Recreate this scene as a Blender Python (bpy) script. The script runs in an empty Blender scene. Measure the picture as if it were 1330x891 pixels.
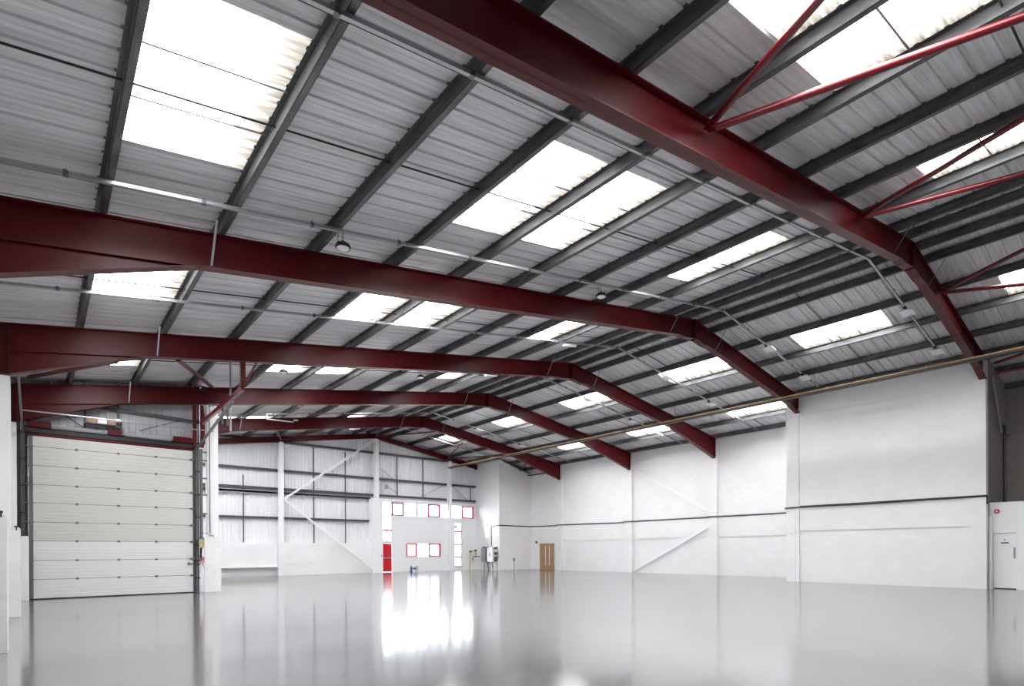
import bpy, bmesh, math, random
from mathutils import Vector, Matrix
random.seed(7)
C = bpy.context.scene.collection
PI = math.pi

# ------------------------------------------------------------------ helpers
def origin_of(o):
    v = Vector((0, 0, 0))
    while o is not None:
        v += o.location; o = o.parent
    return v

class MB:
    def __init__(s): s.v = []; s.f = []; s.sm = []
    def add(s, vs, fs, smooth=False):
        n = len(s.v); s.v += [tuple(p) for p in vs]
        for f in fs: s.f.append(tuple(i + n for i in f)); s.sm.append(smooth)
        return s
    def box(s, x0, x1, y0, y1, z0, z1):
        if x0 > x1: x0, x1 = x1, x0
        if y0 > y1: y0, y1 = y1, y0
        if z0 > z1: z0, z1 = z1, z0
        return s.add([(x0,y0,z0),(x1,y0,z0),(x1,y1,z0),(x0,y1,z0),(x0,y0,z1),(x1,y0,z1),(x1,y1,z1),(x0,y1,z1)],
            [(3,2,1,0),(4,5,6,7),(0,1,5,4),(1,2,6,5),(2,3,7,6),(3,0,4,7)])
    def prism(s, poly, axis, a, b):
        # poly: list of 2D points; axis 'x': (y,z); 'y': (x,z); 'z': (x,y)
        def P(p, t):
            return {'x': (t, p[0], p[1]), 'y': (p[0], t, p[1]), 'z': (p[0], p[1], t)}[axis]
        n = len(poly)
        vs = [P(p, a) for p in poly] + [P(p, b) for p in poly]
        fs = [tuple(range(n)), tuple(range(2*n-1, n-1, -1))]
        for i in range(n): j = (i+1) % n; fs.append((i, i+n, j+n, j))
        return s.add(vs, fs)
    def tube(s, pts, r, n=10, cap=True):
        pts = [Vector(p) for p in pts]; rings = []
        for i, p in enumerate(pts):
            if i == 0: d = pts[1]-p
            elif i == len(pts)-1: d = p-pts[i-1]
            else: d = (pts[i+1]-p).normalized() + (p-pts[i-1]).normalized()
            d.normalize()
            up = Vector((0,0,1)) if abs(d.z) < .9 else Vector((1,0,0))
            a = d.cross(up).normalized(); b = d.cross(a).normalized()
            rr = r[i] if isinstance(r, (list, tuple)) else r
            rings.append([p + a*math.cos(2*PI*k/n)*rr + b*math.sin(2*PI*k/n)*rr for k in range(n)])
        vs = [q for R in rings for q in R]; fs = []
        for i in range(len(rings)-1):
            for k in range(n):
                k2 = (k+1) % n; fs.append((i*n+k, i*n+k2, (i+1)*n+k2, (i+1)*n+k))
        s.add(vs, fs, True)
        if cap:
            s.add(rings[0], [tuple(range(n))]); s.add(rings[-1], [tuple(range(n-1, -1, -1))])
        return s
    def bar(s, p, q, w, h):
        p, q = Vector(p), Vector(q); d = (q-p).normalized()
        up = Vector((0,0,1)) if abs(d.z) < .95 else Vector((0,1,0))
        a = d.cross(up).normalized()*w/2; b = a.cross(d).normalized()*h/2
        vs = [p-a-b, p+a-b, p+a+b, p-a+b, q-a-b, q+a-b, q+a+b, q-a+b]
        return s.add(vs, [(3,2,1,0),(4,5,6,7),(0,1,5,4),(1,2,6,5),(2,3,7,6),(3,0,4,7)])
    def lathe(s, c, prof, n=24, axis='z'):
        # prof: list (radius, height)
        vs = []; 
        for (r, h) in prof:
            for k in range(n):
                a = 2*PI*k/n; u, w = r*math.cos(a), r*math.sin(a)
                vs.append({'z': (c[0]+u, c[1]+w, c[2]+h), 'x': (c[0]+h, c[1]+u, c[2]+w), 'y': (c[0]+u, c[1]+h, c[2]+w)}[axis])
        fs = []
        for i in range(len(prof)-1):
            for k in range(n):
                k2 = (k+1) % n; fs.append((i*n+k, i*n+k2, (i+1)*n+k2, (i+1)*n+k))
        fs.append(tuple(range(n-1,-1,-1))); m = (len(prof)-1)*n; fs.append(tuple(range(m, m+n)))
        return s.add(vs, fs, True)
    def build(s, name, mat, parent=None, bevel=0, fix=True):
        xs = [p[0] for p in s.v]; ys = [p[1] for p in s.v]; zs = [p[2] for p in s.v]
        c = Vector(((min(xs)+max(xs))/2, (min(ys)+max(ys))/2, min(zs)))
        me = bpy.data.meshes.new(name)
        me.from_pydata([tuple(Vector(p)-c) for p in s.v], [], s.f)
        for p, sm in zip(me.polygons, s.sm): p.use_smooth = sm
        if fix:
            bm = bmesh.new(); bm.from_mesh(me)
            bmesh.ops.recalc_face_normals(bm, faces=bm.faces); bm.to_mesh(me); bm.free()
        me.materials.append(mat)
        o = bpy.data.objects.new(name, me); C.objects.link(o)
        if parent is not None: o.parent = parent; o.location = c - origin_of(parent)
        else: o.location = c
        if bevel:
            m = o.modifiers.new('bevel', 'BEVEL'); m.width = bevel; m.segments = 2; m.limit_method = 'ANGLE'
        return o

def tag(o, label, cat, group=None):
    o['label'] = label; o['category'] = cat
    if group: o['group'] = group
    return o
def thing(name, loc, label, cat, group=None):
    o = bpy.data.objects.new(name, None); C.objects.link(o); o.location = loc
    return tag(o, label, cat, group)
def struct(o):
    o['kind'] = 'structure'; return o
def sempty(name, loc):
    o = bpy.data.objects.new(name, None); C.objects.link(o); o.location = loc
    return struct(o)
def clone(o, parent, delta):
    c = o.copy(); C.objects.link(c)
    if parent is None: c.location = o.location + Vector(delta)
    else: c.parent = parent
    for ch in o.children: clone(ch, c, (0,0,0))
    return c
ORD = ['first','second','third','fourth','fifth','sixth','seventh','eighth','ninth','tenth']

# ------------------------------------------------------------------ materials
def mat(name, col, rough=.5, metal=0, spec=.5, coat=0):
    m = bpy.data.materials.new(name); m.use_nodes = True
    b = m.node_tree.nodes['Principled BSDF']
    b.inputs['Base Color'].default_value = (*col, 1); b.inputs['Roughness'].default_value = rough
    b.inputs['Metallic'].default_value = metal; b.inputs['Specular IOR Level'].default_value = spec
    b.inputs['Coat Weight'].default_value = coat
    return m
def nodes(m): return m.node_tree.nodes, m.node_tree.links, m.node_tree.nodes['Principled BSDF']
def noise_col(m, c1, c2, scale, stretch=(1,1,1), lo=.35, hi=.65, detail=4):
    N, L, b = nodes(m)
    tc = N.new('ShaderNodeNewGeometry'); mp = N.new('ShaderNodeMapping'); mp.inputs['Scale'].default_value = stretch
    nz = N.new('ShaderNodeTexNoise'); nz.inputs['Scale'].default_value = scale; nz.inputs['Detail'].default_value = detail
    cr = N.new('ShaderNodeValToRGB'); cr.color_ramp.elements[0].position = lo; cr.color_ramp.elements[1].position = hi
    cr.color_ramp.elements[0].color = (*c1, 1); cr.color_ramp.elements[1].color = (*c2, 1)
    L.new(tc.outputs['Position'], mp.inputs['Vector']); L.new(mp.outputs['Vector'], nz.inputs['Vector'])
    L.new(nz.outputs['Fac'], cr.inputs['Fac']); L.new(cr.outputs['Color'], b.inputs['Base Color'])
    return nz, cr, mp
def block_mat(name, col, strength=.22, bw=.40, bh=.195):
    m = mat(name, col, .45); N, L, b = nodes(m)
    g = N.new('ShaderNodeNewGeometry'); sp = N.new('ShaderNodeSeparateXYZ'); ad = N.new('ShaderNodeMath'); ad.operation = 'ADD'
    cb = N.new('ShaderNodeCombineXYZ'); br = N.new('ShaderNodeTexBrick')
    br.inputs['Scale'].default_value = 1; br.inputs['Brick Width'].default_value = bw; br.inputs['Row Height'].default_value = bh
    br.inputs['Mortar Size'].default_value = .008; br.inputs['Mortar Smooth'].default_value = .6
    br.inputs['Color1'].default_value = (*col, 1); br.inputs['Color2'].default_value = (*[c*.975 for c in col], 1)
    br.inputs['Mortar'].default_value = (*[c*.94 for c in col], 1)
    L.new(g.outputs['Position'], sp.inputs[0]); L.new(sp.outputs['X'], ad.inputs[0]); L.new(sp.outputs['Y'], ad.inputs[1])
    L.new(ad.outputs[0], cb.inputs['X']); L.new(sp.outputs['Z'], cb.inputs['Y']); L.new(cb.outputs[0], br.inputs['Vector'])
    nz = N.new('ShaderNodeTexNoise'); nz.inputs['Scale'].default_value = 1.3; nz.inputs['Detail'].default_value = 5
    L.new(g.outputs['Position'], nz.inputs['Vector'])
    mx = N.new('ShaderNodeMix'); mx.data_type = 'RGBA'; mx.blend_type = 'MULTIPLY'; mx.inputs['Factor'].default_value = .10
    L.new(br.outputs['Color'], mx.inputs['A']); L.new(nz.outputs['Fac'], mx.inputs['B']); L.new(mx.outputs['Result'], b.inputs['Base Color'])
    bp = N.new('ShaderNodeBump'); bp.inputs['Strength'].default_value = strength; bp.inputs['Distance'].default_value = .006; bp.invert = True
    L.new(br.outputs['Fac'], bp.inputs['Height']); L.new(bp.outputs['Normal'], b.inputs['Normal'])
    return m

M = {}
M['block'] = block_mat('white_painted_blockwork', (.90,.89,.90))
M['white'] = mat('white_gloss_paint', (.88,.88,.89), .35)
M['plaster'] = mat('white_plasterboard', (.87,.88,.89), .6)
M['red'] = mat('maroon_steel_paint', (.072,.0005,.0028), .42, 0, .28)
M['redbright'] = mat('red_bracing_paint', (.095,.001,.004), .33)
M['doorred'] = mat('bright_red_door_paint', (.62,.004,.012), .35)
M['framered'] = mat('red_window_frame_paint', (.55,.01,.06), .4)
M['purlin'] = mat('galvanised_dark_steel', (.12,.122,.127), .42, .5)
noise_col(M['purlin'], (.075,.077,.082), (.14,.142,.148), 9, (1,.2,1))
M['dark'] = mat('dark_girt_steel', (.07,.072,.078), .5, .2)
M['black'] = mat('black_plastic', (.012,.012,.013), .45)
M['steel'] = mat('galvanised_conduit', (.42,.42,.43), .38, .75)
M['track'] = mat('door_track_steel', (.16,.16,.165), .45, .6)
M['brass'] = mat('yellow_ochre_gas_pipe', (.24,.15,.06), .45)
M['pipeyellow'] = mat('bright_yellow_pipe', (.72,.55,.14), .45)
M['grey'] = mat('grey_enclosure', (.34,.36,.40), .45)
M['tray'] = mat('dark_cable_tray', (.045,.04,.04), .5, .3)
M['wood'] = mat('oak_veneer', (.38,.22,.11), .4)
noise_col(M['wood'], (.33,.185,.09), (.46,.28,.15), 3, (6,6,.6))
M['blue'] = mat('blue_hydrant_paint', (.05,.11,.22), .4)
M['card'] = mat('brown_cardboard', (.42,.28,.18), .8)
M['alarm'] = mat('red_alarm_plastic', (.55,.01,.015), .4)
M['doorpanel'] = mat('off_white_door_panel', (.60,.60,.57), .45)
M['doorpanel2'] = mat('white_door_panel', (.74,.74,.75), .45)
M['seal'] = mat('black_rubber_seal', (.01,.01,.01), .7)
M['seam'] = mat('seam_grey', (.30,.29,.27), .6)
M['lens'] = mat('lamp_lens_polycarbonate', (.78,.78,.80), .35)
M['yellowgrey'] = mat('beige_control_box', (.45,.36,.22), .5)
M['signgreen'] = mat('pale_green_sign', (.35,.60,.48), .5)
M['shadeblock'] = block_mat('shade_darkened_blockwork', (.30,.275,.265))  # blockwork with the right-hand opening's shade put into its base colour
M['grass'] = mat('pale_concrete_yard', (.55,.55,.54), .9)

# roof sheet
m = M['sheet'] = mat('profiled_roof_sheet', (.6,.6,.61), .45, .15)
nz, cr, mp = noise_col(m, (.48,.475,.485), (.70,.70,.715), 2.2, (.35, 6, .35), .3, .7, 6)
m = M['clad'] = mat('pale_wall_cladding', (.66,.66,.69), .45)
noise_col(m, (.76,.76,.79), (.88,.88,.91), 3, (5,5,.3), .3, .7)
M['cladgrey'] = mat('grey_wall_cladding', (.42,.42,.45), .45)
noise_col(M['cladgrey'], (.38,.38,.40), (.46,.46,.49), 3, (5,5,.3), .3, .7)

# rooflight sheet: translucent GRP glowing with daylight, grime along its lower edge
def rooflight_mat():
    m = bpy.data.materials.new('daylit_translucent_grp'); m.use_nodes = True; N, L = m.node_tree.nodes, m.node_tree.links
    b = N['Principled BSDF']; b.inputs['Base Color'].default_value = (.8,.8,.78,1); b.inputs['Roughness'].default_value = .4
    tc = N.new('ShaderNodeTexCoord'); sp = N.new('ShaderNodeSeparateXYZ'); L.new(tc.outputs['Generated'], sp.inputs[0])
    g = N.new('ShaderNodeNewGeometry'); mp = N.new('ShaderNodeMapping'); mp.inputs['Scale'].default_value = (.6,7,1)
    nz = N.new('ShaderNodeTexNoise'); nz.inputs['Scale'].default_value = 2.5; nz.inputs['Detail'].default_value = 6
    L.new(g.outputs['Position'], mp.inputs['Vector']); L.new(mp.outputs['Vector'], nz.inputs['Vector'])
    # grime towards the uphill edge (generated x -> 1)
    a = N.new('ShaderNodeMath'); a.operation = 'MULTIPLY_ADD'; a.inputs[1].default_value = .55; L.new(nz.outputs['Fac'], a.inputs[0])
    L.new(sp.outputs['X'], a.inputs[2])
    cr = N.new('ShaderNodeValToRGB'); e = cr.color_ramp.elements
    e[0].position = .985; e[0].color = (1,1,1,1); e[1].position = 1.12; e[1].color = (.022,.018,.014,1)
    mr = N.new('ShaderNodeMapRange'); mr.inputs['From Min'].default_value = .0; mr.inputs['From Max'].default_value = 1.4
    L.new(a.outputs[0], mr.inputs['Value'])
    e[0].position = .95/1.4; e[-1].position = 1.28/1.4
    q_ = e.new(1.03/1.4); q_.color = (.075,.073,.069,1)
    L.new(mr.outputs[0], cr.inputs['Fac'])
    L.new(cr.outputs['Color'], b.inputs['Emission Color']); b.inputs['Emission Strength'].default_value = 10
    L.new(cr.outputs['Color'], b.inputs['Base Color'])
    return m
M['rooflight'] = rooflight_mat()

# epoxy floor
def floor_mat():
    m = bpy.data.materials.new('light_grey_gloss_epoxy'); m.use_nodes = True; N, L = m.node_tree.nodes, m.node_tree.links
    N.remove(N['Principled BSDF']); out = N['Material Output']
    g = N.new('ShaderNodeNewGeometry')
    n1 = N.new('ShaderNodeTexNoise'); n1.inputs['Scale'].default_value = .9; n1.inputs['Detail'].default_value = 3
    n2 = N.new('ShaderNodeTexNoise'); n2.inputs['Scale'].default_value = 5; n2.inputs['Detail'].default_value = 3
    mp = N.new('ShaderNodeMapping'); mp.inputs['Rotation'].default_value = (0,0,.7); mp.inputs['Scale'].default_value = (.35,1,1)
    L.new(g.outputs['Position'], mp.inputs['Vector'])
    L.new(mp.outputs['Vector'], n1.inputs['Vector']); L.new(mp.outputs['Vector'], n2.inputs['Vector'])
    ad = N.new('ShaderNodeMath'); ad.operation = 'MULTIPLY_ADD'; ad.inputs[1].default_value = .18
    L.new(n2.outputs['Fac'], ad.inputs[0]); L.new(n1.outputs['Fac'], ad.inputs[2])
    bp = N.new('ShaderNodeBump'); bp.inputs['Strength'].default_value = .32; bp.inputs['Distance'].default_value = .010
    L.new(ad.outputs[0], bp.inputs['Height'])
    cr = N.new('ShaderNodeValToRGB'); cr.color_ramp.elements[0].color = (.29,.29,.30,1); cr.color_ramp.elements[1].color = (.33,.33,.34,1)
    L.new(n1.outputs['Fac'], cr.inputs['Fac'])
    df = N.new('ShaderNodeBsdfDiffuse'); L.new(cr.outputs['Color'], df.inputs['Color'])
    g1 = N.new('ShaderNodeBsdfGlossy'); g1.inputs['Roughness'].default_value = .115
    for q in (g1,): L.new(bp.outputs['Normal'], q.inputs['Normal'])
    lw = N.new('ShaderNodeLayerWeight'); fr = N.new('ShaderNodeValToRGB'); L.new(lw.outputs['Facing'], fr.inputs['Fac'])
    e = fr.color_ramp.elements; e[0].position = 0; e[0].color = (.04,.04,.04,1); e[1].position = 1; e[1].color = (1,1,1,1)
    for p_, v_ in ((.55,.10), (.765,.55), (.9,.78)): q_ = e.new(p_); q_.color = (v_,v_,v_,1)
    mx = N.new('ShaderNodeMixShader'); L.new(fr.outputs[0], mx.inputs['Fac']); L.new(df.outputs[0], mx.inputs[1]); L.new(g1.outputs[0], mx.inputs[2])
    L.new(mx.outputs[0], out.inputs['Surface'])
    return m
M['floor'] = floor_mat()

def glass_mat():
    m = bpy.data.materials.new('clear_window_glass'); m.use_nodes = True; N, L = m.node_tree.nodes, m.node_tree.links
    out = N['Material Output']; N.remove(N['Principled BSDF'])
    t = N.new('ShaderNodeBsdfTransparent'); t.inputs['Color'].default_value = (.93,.95,.95,1)
    gl = N.new('ShaderNodeBsdfGlossy'); gl.inputs['Roughness'].default_value = .02
    fr = N.new('ShaderNodeFresnel'); mx = N.new('ShaderNodeMixShader')
    L.new(fr.outputs[0], mx.inputs['Fac']); L.new(t.outputs[0], mx.inputs[1]); L.new(gl.outputs[0], mx.inputs[2]); L.new(mx.outputs[0], out.inputs['Surface'])
    return m
M['glass'] = glass_mat()

# ------------------------------------------------------------------ dimensions
XR, ZR, SL = 16.95, 9.12, .158
def zt(x): return ZR - SL*abs(x-XR)          # top of the rafters
FY = [-1.65, 4.53, 10.70, 16.41, 22.10, 28.21, 34.25]
XW = 28.3                                     # far right wall face
XB = 24.93                                    # near right wall face
Y0 = -6.0; YB = 34.75
DY = 22.45                                    # sectional door wall line
XL = -.95; XS = 4.40                          # left wall, side wall past the big door
PUR_L = [.83+1.65*k for k in range(10)]       # lower right corner of each purlin
PUR_R = [18.10+1.65*k for k in range(7)]

# ------------------------------------------------------------------ floor and yard
struct(MB().box(XL-.3, XW+.3, Y0-.3, YB+.3, -.2, 0).build('floor', M['floor']))
struct(MB().box(-40, 70, YB+.35, YB+60, -.25, -.08).build('ground_yard', M['grass']))

# ------------------------------------------------------------------ roof: profiled sheets with holes for the rooflights
SK_Y = [(.55,3.30),(6.15,8.90),(11.60,14.38),(17.62,20.32),(23.15,25.85),(28.85,31.45)]
ROWS = {'L1': (.80,2.45), 'L2': (5.75,7.40), 'L3': (7.40,9.05), 'L4': (12.35,14.0), 'R1': (19.75,21.40), 'R2': (24.70,26.35)}
def has_sky(row, bay):
    if row == 'L1' and bay > 3: return False
    if row == 'L1' and bay == 0: return False
    if row == 'R2' and (bay < 2 or bay == 5): return False
    return True
PITCH = .333
def prof(y0, y1):
    # trapezoidal rib profile sampled along y: list (y, dz)
    pts = []
    base = [(0,0),(.27,0),(.282,.024),(.318,.024)]
    k = math.floor(y0/PITCH)
    pts.append((y0, None))
    while k*PITCH < y1:
        for (a, h) in base + [(.085,0),(.09,.003),(.095,0),(.175,0),(.18,.003),(.185,0)]:
            y = k*PITCH + a
            if y0 < y < y1: pts.append((y, h))
        k += 1
    pts.append((y1, None))
    def hh(y):
        a = y % PITCH
        if a < .27: return 0
        if a < .282: return .024*(a-.27)/.012
        if a < .318: return .024
        return .024*(1-(a-.318)/.015)
    pts = sorted([(y, hh(y) if h is None else h) for (y, h) in pts])
    return pts
def sheet_strip(mb, x0, x1, y0, y1, lift=.205):
    P = prof(y0, y1); n = len(P)
    vs = [(x0, y, zt(x0)+lift+h) for y, h in P] + [(x1, y, zt(x1)+lift+h) for y, h in P]
    vs2 = [(x, y, z+.004) for x, y, z in vs]
    mb.add(vs, [(i, i+1, i+1+n, i+n) for i in range(n-1)])
cuts = sorted(set([XL-.2, XR, XW+.25, XS] + [v for r in ROWS.values() for v in r]))
roof = MB()
for a, b in zip(cuts[:-1], cuts[1:]):
    yend = YB+.1 if a >= XS-.01 else DY+.15
    holes = []
    for r, (r0, r1) in ROWS.items():
        if r0-.01 <= a and b <= r1+.01:
            holes = [SK_Y[k] for k in range(6) if has_sky(r, k)]
    y = Y0-.2
    for (h0, h1) in holes:
        sheet_strip(roof, a, b, y, h0); y = h1
    sheet_strip(roof, a, b, y, yend)
ceil = struct(roof.build('ceiling', M['sheet'], fix=False))

# weather skin above, keeps the roof from being paper thin
skin = MB()
for (a, b, ye) in ((XL-.2, XS, DY+.15), (XS, XR, YB+.1), (XR, XW+.25, YB+.1)):
    holes = []
    xs = sorted(set([a, b] + [v for r in ROWS.values() for v in r if a < v < b]))
    for p, q in zip(xs[:-1], xs[1:]):
        hs = []
        for r, (r0, r1) in ROWS.items():
            if r0-.01 <= p and q <= r1+.01: hs = [SK_Y[k] for k in range(6) if has_sky(r, k)]
        y = Y0-.2
        for h in hs + [(ye, None)]:
            z0, z1 = zt(p)+.27, zt(q)+.27
            skin.add([(p,y,z0),(q,y,z1),(q,h[0],z1),(p,h[0],z0),(p,y,z0+.03),(q,y,z1+.03),(q,h[0],z1+.03),(p,h[0],z0+.03)],
                     [(3,2,1,0),(4,5,6,7),(0,1,5,4),(1,2,6,5),(2,3,7,6),(3,0,4,7)])
            y = h[1]
struct(skin.build('ceiling_outer', M['sheet']))

# rooflights, one thing per opening
ROWNAME = {'L1': 'lowest left-slope row', 'L2': 'left-slope twin rows, lower', 'L3': 'left-slope twin rows, upper', 'L4': 'left-slope row nearest the ridge',
           'R1': 'upper right-slope row', 'R2': 'lower right-slope row'}
BAYNAME = ['nearer than the first red frame', 'between first and second red frames', 'between second and third red frames', 'between third and fourth red frames',
           'between fourth and fifth red frames', 'between fifth red frame and gable']
for r, (r0, r1) in ROWS.items():
    for k in range(6):
        if not has_sky(r, k): continue
        y0, y1 = SK_Y[k]
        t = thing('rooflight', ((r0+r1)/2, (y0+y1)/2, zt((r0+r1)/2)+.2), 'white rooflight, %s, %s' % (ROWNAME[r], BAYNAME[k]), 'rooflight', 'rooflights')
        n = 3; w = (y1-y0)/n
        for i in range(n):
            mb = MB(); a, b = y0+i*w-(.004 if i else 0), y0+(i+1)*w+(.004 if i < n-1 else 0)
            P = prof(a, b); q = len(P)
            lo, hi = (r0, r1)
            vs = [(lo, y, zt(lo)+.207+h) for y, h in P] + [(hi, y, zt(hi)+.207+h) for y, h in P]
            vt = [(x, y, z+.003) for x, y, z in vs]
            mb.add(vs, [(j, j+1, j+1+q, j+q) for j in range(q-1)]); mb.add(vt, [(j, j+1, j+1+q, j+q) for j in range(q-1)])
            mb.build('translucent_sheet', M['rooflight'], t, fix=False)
        for i in range(1, n):
            yy = y0+i*w; h = dict(prof(yy, yy+.01))
            mb = MB().bar((r0, yy, zt(r0)+.207), (r1, yy, zt(r1)+.207), .028, .012)
            mb.build('lap_seam', M['seam'], t)

# ------------------------------------------------------------------ purlins (Z sections)
def purlin(x, side, y0, y1, label):
    s = 1
    zb = zt(x-.035)
    mb = MB(); w, d, th = .085, .195, .006
    X = x-w
    mb.box(X, X+th, y0, y1, zb, zb+d)                      # web on the -x side
    mb.box(X, X+w, y0, y1, zb, zb+th)                      # bottom flange
    mb.box(X+w-th, X+w, y0, y1, zb, zb+.022)               # lip
    mb.box(X-w*.9, X+th, y0, y1, zb+d-th, zb+d)            # top flange
    o = mb.build('roof_purlin', M['purlin'])
    return tag(o, label, 'purlin', 'roof purlins')
for k, x in enumerate(PUR_L):
    ye = DY if x < XS else YB-.05
    n = 9-k
    lab = 'grey steel roof purlin, %s below the ridge pair on the left slope' % ORD[n] if k else 'grey steel roof purlin, lowest one in view on the left slope'
    purlin(x, 'L', Y0, ye, lab)
purlin(16.60, 'L', Y0, YB-.05, 'grey steel ridge purlin just left of the ridge line')
def purlin_r(x, y0, y1, label):
    zb = zt(x-.04); mb = MB(); w, d, th = .085, .195, .006; X = x-w
    mb.box(X, X+th, y0, y1, zb-.006, zb+d-.01); mb.box(X, X+w, y0, y1, zb-.006, zb); mb.box(X+w-th, X+w, y0, y1, zb-.006, zb+.02)
    mb.box(X-w*.9, X+th, y0, y1, zb+d-.016, zb+d-.010)
    return tag(mb.build('roof_purlin', M['purlin']), label, 'purlin', 'roof purlins')
purlin_r(17.42, Y0, YB-.05, 'grey steel ridge purlin just right of the ridge line')
for k, x in enumerate(PUR_R):
    purlin_r(x, Y0, YB-.05, 'grey steel roof purlin, %s below the ridge pair on the right slope' % ORD[k])

# sag rods: thin black rods running down the slope at mid bay
SAG = [1.44, 7.62, 13.55, 19.25, 25.15, 31.3]
for k, y in enumerate(SAG):
    for side in 'LR':
        if side == 'L': a = -.9 if k < 4 else XS+.1; b = 16.5
        else: a = 17.5; b = 28.0
        mb = MB().tube([(a, y, zt(a)+.11), (b, y, zt(b)+.11)], .014, 6)
        tag(mb.build('sag_rod', M['black']), 'thin black sag rod on the %s slope, %s' % ('left' if side == 'L' else 'right', BAYNAME[k]), 'rod', 'sag rods')

# ------------------------------------------------------------------ portal frames
def rafter_part(t, y, xa, xb, bot, fw=.21, name='rafter'):
    """I-section between xa and xb; bot = list of (x, z) along the bottom edge"""
    top = [(xa, zt(xa)), (xb, zt(xb))]
    mb = MB(); poly = top[::-1] + bot if bot[0][0] <= bot[-1][0] else top + bot
    poly = [(xa, zt(xa)-.0)] + bot + [(xb, zt(xb)-.0)]
    mb.prism(poly, 'y', y-.008, y+.008)
    # flanges
    def fl(p, q, th, up):
        mb.prism([(p[0], p[1]), (q[0], q[1]), (q[0], q[1]+th*up), (p[0], p[1]+th*up)], 'y', y-fw/2, y+fw/2)
    fl(top[0], top[1], .018, -1)
    for p, q in zip(bot[:-1], bot[1:]): fl(p, q, .018, 1)
    return mb.build(name, M['red'], t)
FRN = ['frame behind the camera', 'nearest large', 'second', 'third', 'fourth', 'fifth']
D = .58
for i in range(6):
    y = FY[i]
    xl = -.48 if i < 5 else XS+.02
    hs = xl+2.58; xe = -.88 if i < 5 else xl                                             # end of the left haunch
    hd = .52 if i != 5 else .45
    xr = XB+.0 if i in (1, 2) else 27.92
    lab = {0: 'maroon steel roof frame nearest the camera end, carrying the tubular bracing', 1: 'large maroon steel roof frame crossing the top right of the view',
           2: 'maroon steel roof frame, second from the viewer, with its haunch at the left edge', 3: 'maroon steel roof frame, third from the viewer, resting on the white left column',
           4: 'maroon steel roof frame directly above the big sectional door', 5: 'maroon steel roof frame, farthest of the deep frames before the gable'}[i]
    t = thing('roof_frame', (XR, y, zt(-.48)-1), lab, 'roof frame', 'maroon roof frames')
    rafter_part(t, y, xe, XR, [(xe, zt(xl)-D-hd-.0), (xl, zt(xl)-D-hd+.0), (hs, zt(hs)-D), (16.0, zt(16.0)-D), (16.4, zt(16.4)-D-.06), (XR, ZR-D-.06)])
    if i in (1, 2):
        rafter_part(t, y, XR, xr, [(XR, ZR-D-.06), (17.5, zt(17.5)-D-.06), (17.9, zt(17.9)-D), (24.0, zt(24.0)-D), (xr, zt(xr)-D-.12)])
    else:
        rafter_part(t, y, XR, xr, [(XR, ZR-D-.06), (17.5, zt(17.5)-D-.06), (17.9, zt(17.9)-D), (24.0, zt(24.0)-D), (xr, zt(xr)-D-.47)])
    # inner flange seam of the haunch
    hb = MB()
    hb.prism([(xl, zt(xl)-D+.006), (hs, zt(hs)-D+.006), (hs, zt(hs)-D-.012), (xl, zt(xl)-D-.012)], 'y', y-.075, y+.075)
    hb.build('haunch_flange', M['red'], t)
    # apex plates and stiffener plates
    MB().box(XR-.014, XR-.001, y-.10, y+.10, ZR-D-.10, ZR-.02).build('apex_plate', M['red'], t)
    MB().box(XR+.001, XR+.014, y-.10, y+.10, ZR-D-.10, ZR-.02).build('apex_plate', M['red'], t)
    bl = MB()
    for z in (ZR-.12, ZR-.25, ZR-.40, ZR-.52):
        for sy in (-.05, .05):
            bl.lathe((XR-.03, y+sy, z), [(.013, 0), (.013, .06)], 6, 'x')
    bl.build('apex_bolts', M['dark'], t)
    MB().box(xl, xl+.02, y-.105, y+.105, zt(xl)-D-hd, zt(xl)-.005).build('end_plate', M['red'], t)
    if i not in (1, 2):
        MB().box(xr-.02, xr, y-.105, y+.105, zt(xr)-D-.50, zt(xr)-.02).build('end_plate', M['red'], t)
    # stays from the bottom flange up to the purlins
    for xs_, sx in ((hs+.18, 0), (15.55, 0), (18.25, 0)) + (((24.0, 0),) if i in (1, 2) else ()):
        for sy in (-1, 1):
            mb = MB().bar((xs_, y+.05*sy, zt(xs_)-D+.03), (xs_, y+.45*sy, zt(xs_)+.06), .035, .006)
            mb.build('knee_stay', M['steel'] if xs_ < 10 else M['track'], t)
# gable frame, shallower
t = thing('roof_frame', (XR, 34.25, 6), 'shallow maroon steel roof frame along the top of the gable wall', 'roof frame', 'maroon roof frames')
for (xa, xb) in ((XS+.05, XR), (XR, 25.2)):
    rafter_part(t, 34.25, xa, xb, [(xa, zt(xa)-.32), (xb, zt(xb)-.32)], .16)
MB().box(25.18, 25.2, 34.15, 34.35, zt(25.2)-.36, zt(25.2)-.01).build('end_plate', M['red'], t)

# ------------------------------------------------------------------ tubular bracing in the end bays
def brace(p, q, label, r=.052):
    t = tag(MB().tube([p, q], r, 14).build('bracing_tube', M['redbright']), label, 'brace', 'red roof bracing tubes')
    for a, b in ((p, q), (q, p)):
        d = (Vector(b)-Vector(a)).normalized(); e = Vector(a)
        MB().bar(tuple(e-d*.10), tuple(e+d*.05), .09, .012).build('end_cleat', M['redbright'], t)
def zz(x): return zt(x)-.15
N1 = [1.6, 7.45, 13.35, 19.45, 24.6]; N0 = [4.4, 10.4, 16.3, 22.3]
nm = ['leftmost', 'left', 'middle', 'right']
for j, x0 in enumerate(N0):
    for s, x1 in (('left', N1[j]), ('right', N1[j+1])):
        a = Vector((x0, FY[0]+.02, zz(x0))); b = Vector((x1, FY[1]-.02, zz(x1))); d = (b-a).normalized()
        brace(tuple(a+d*.15), tuple(b-d*.15), 'maroon tube brace fixed to the near side of the first frame, %s node, slanting %s' % (ORD[j if s == 'left' else j+1], 'right' if s == 'left' else 'left'))
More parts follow.
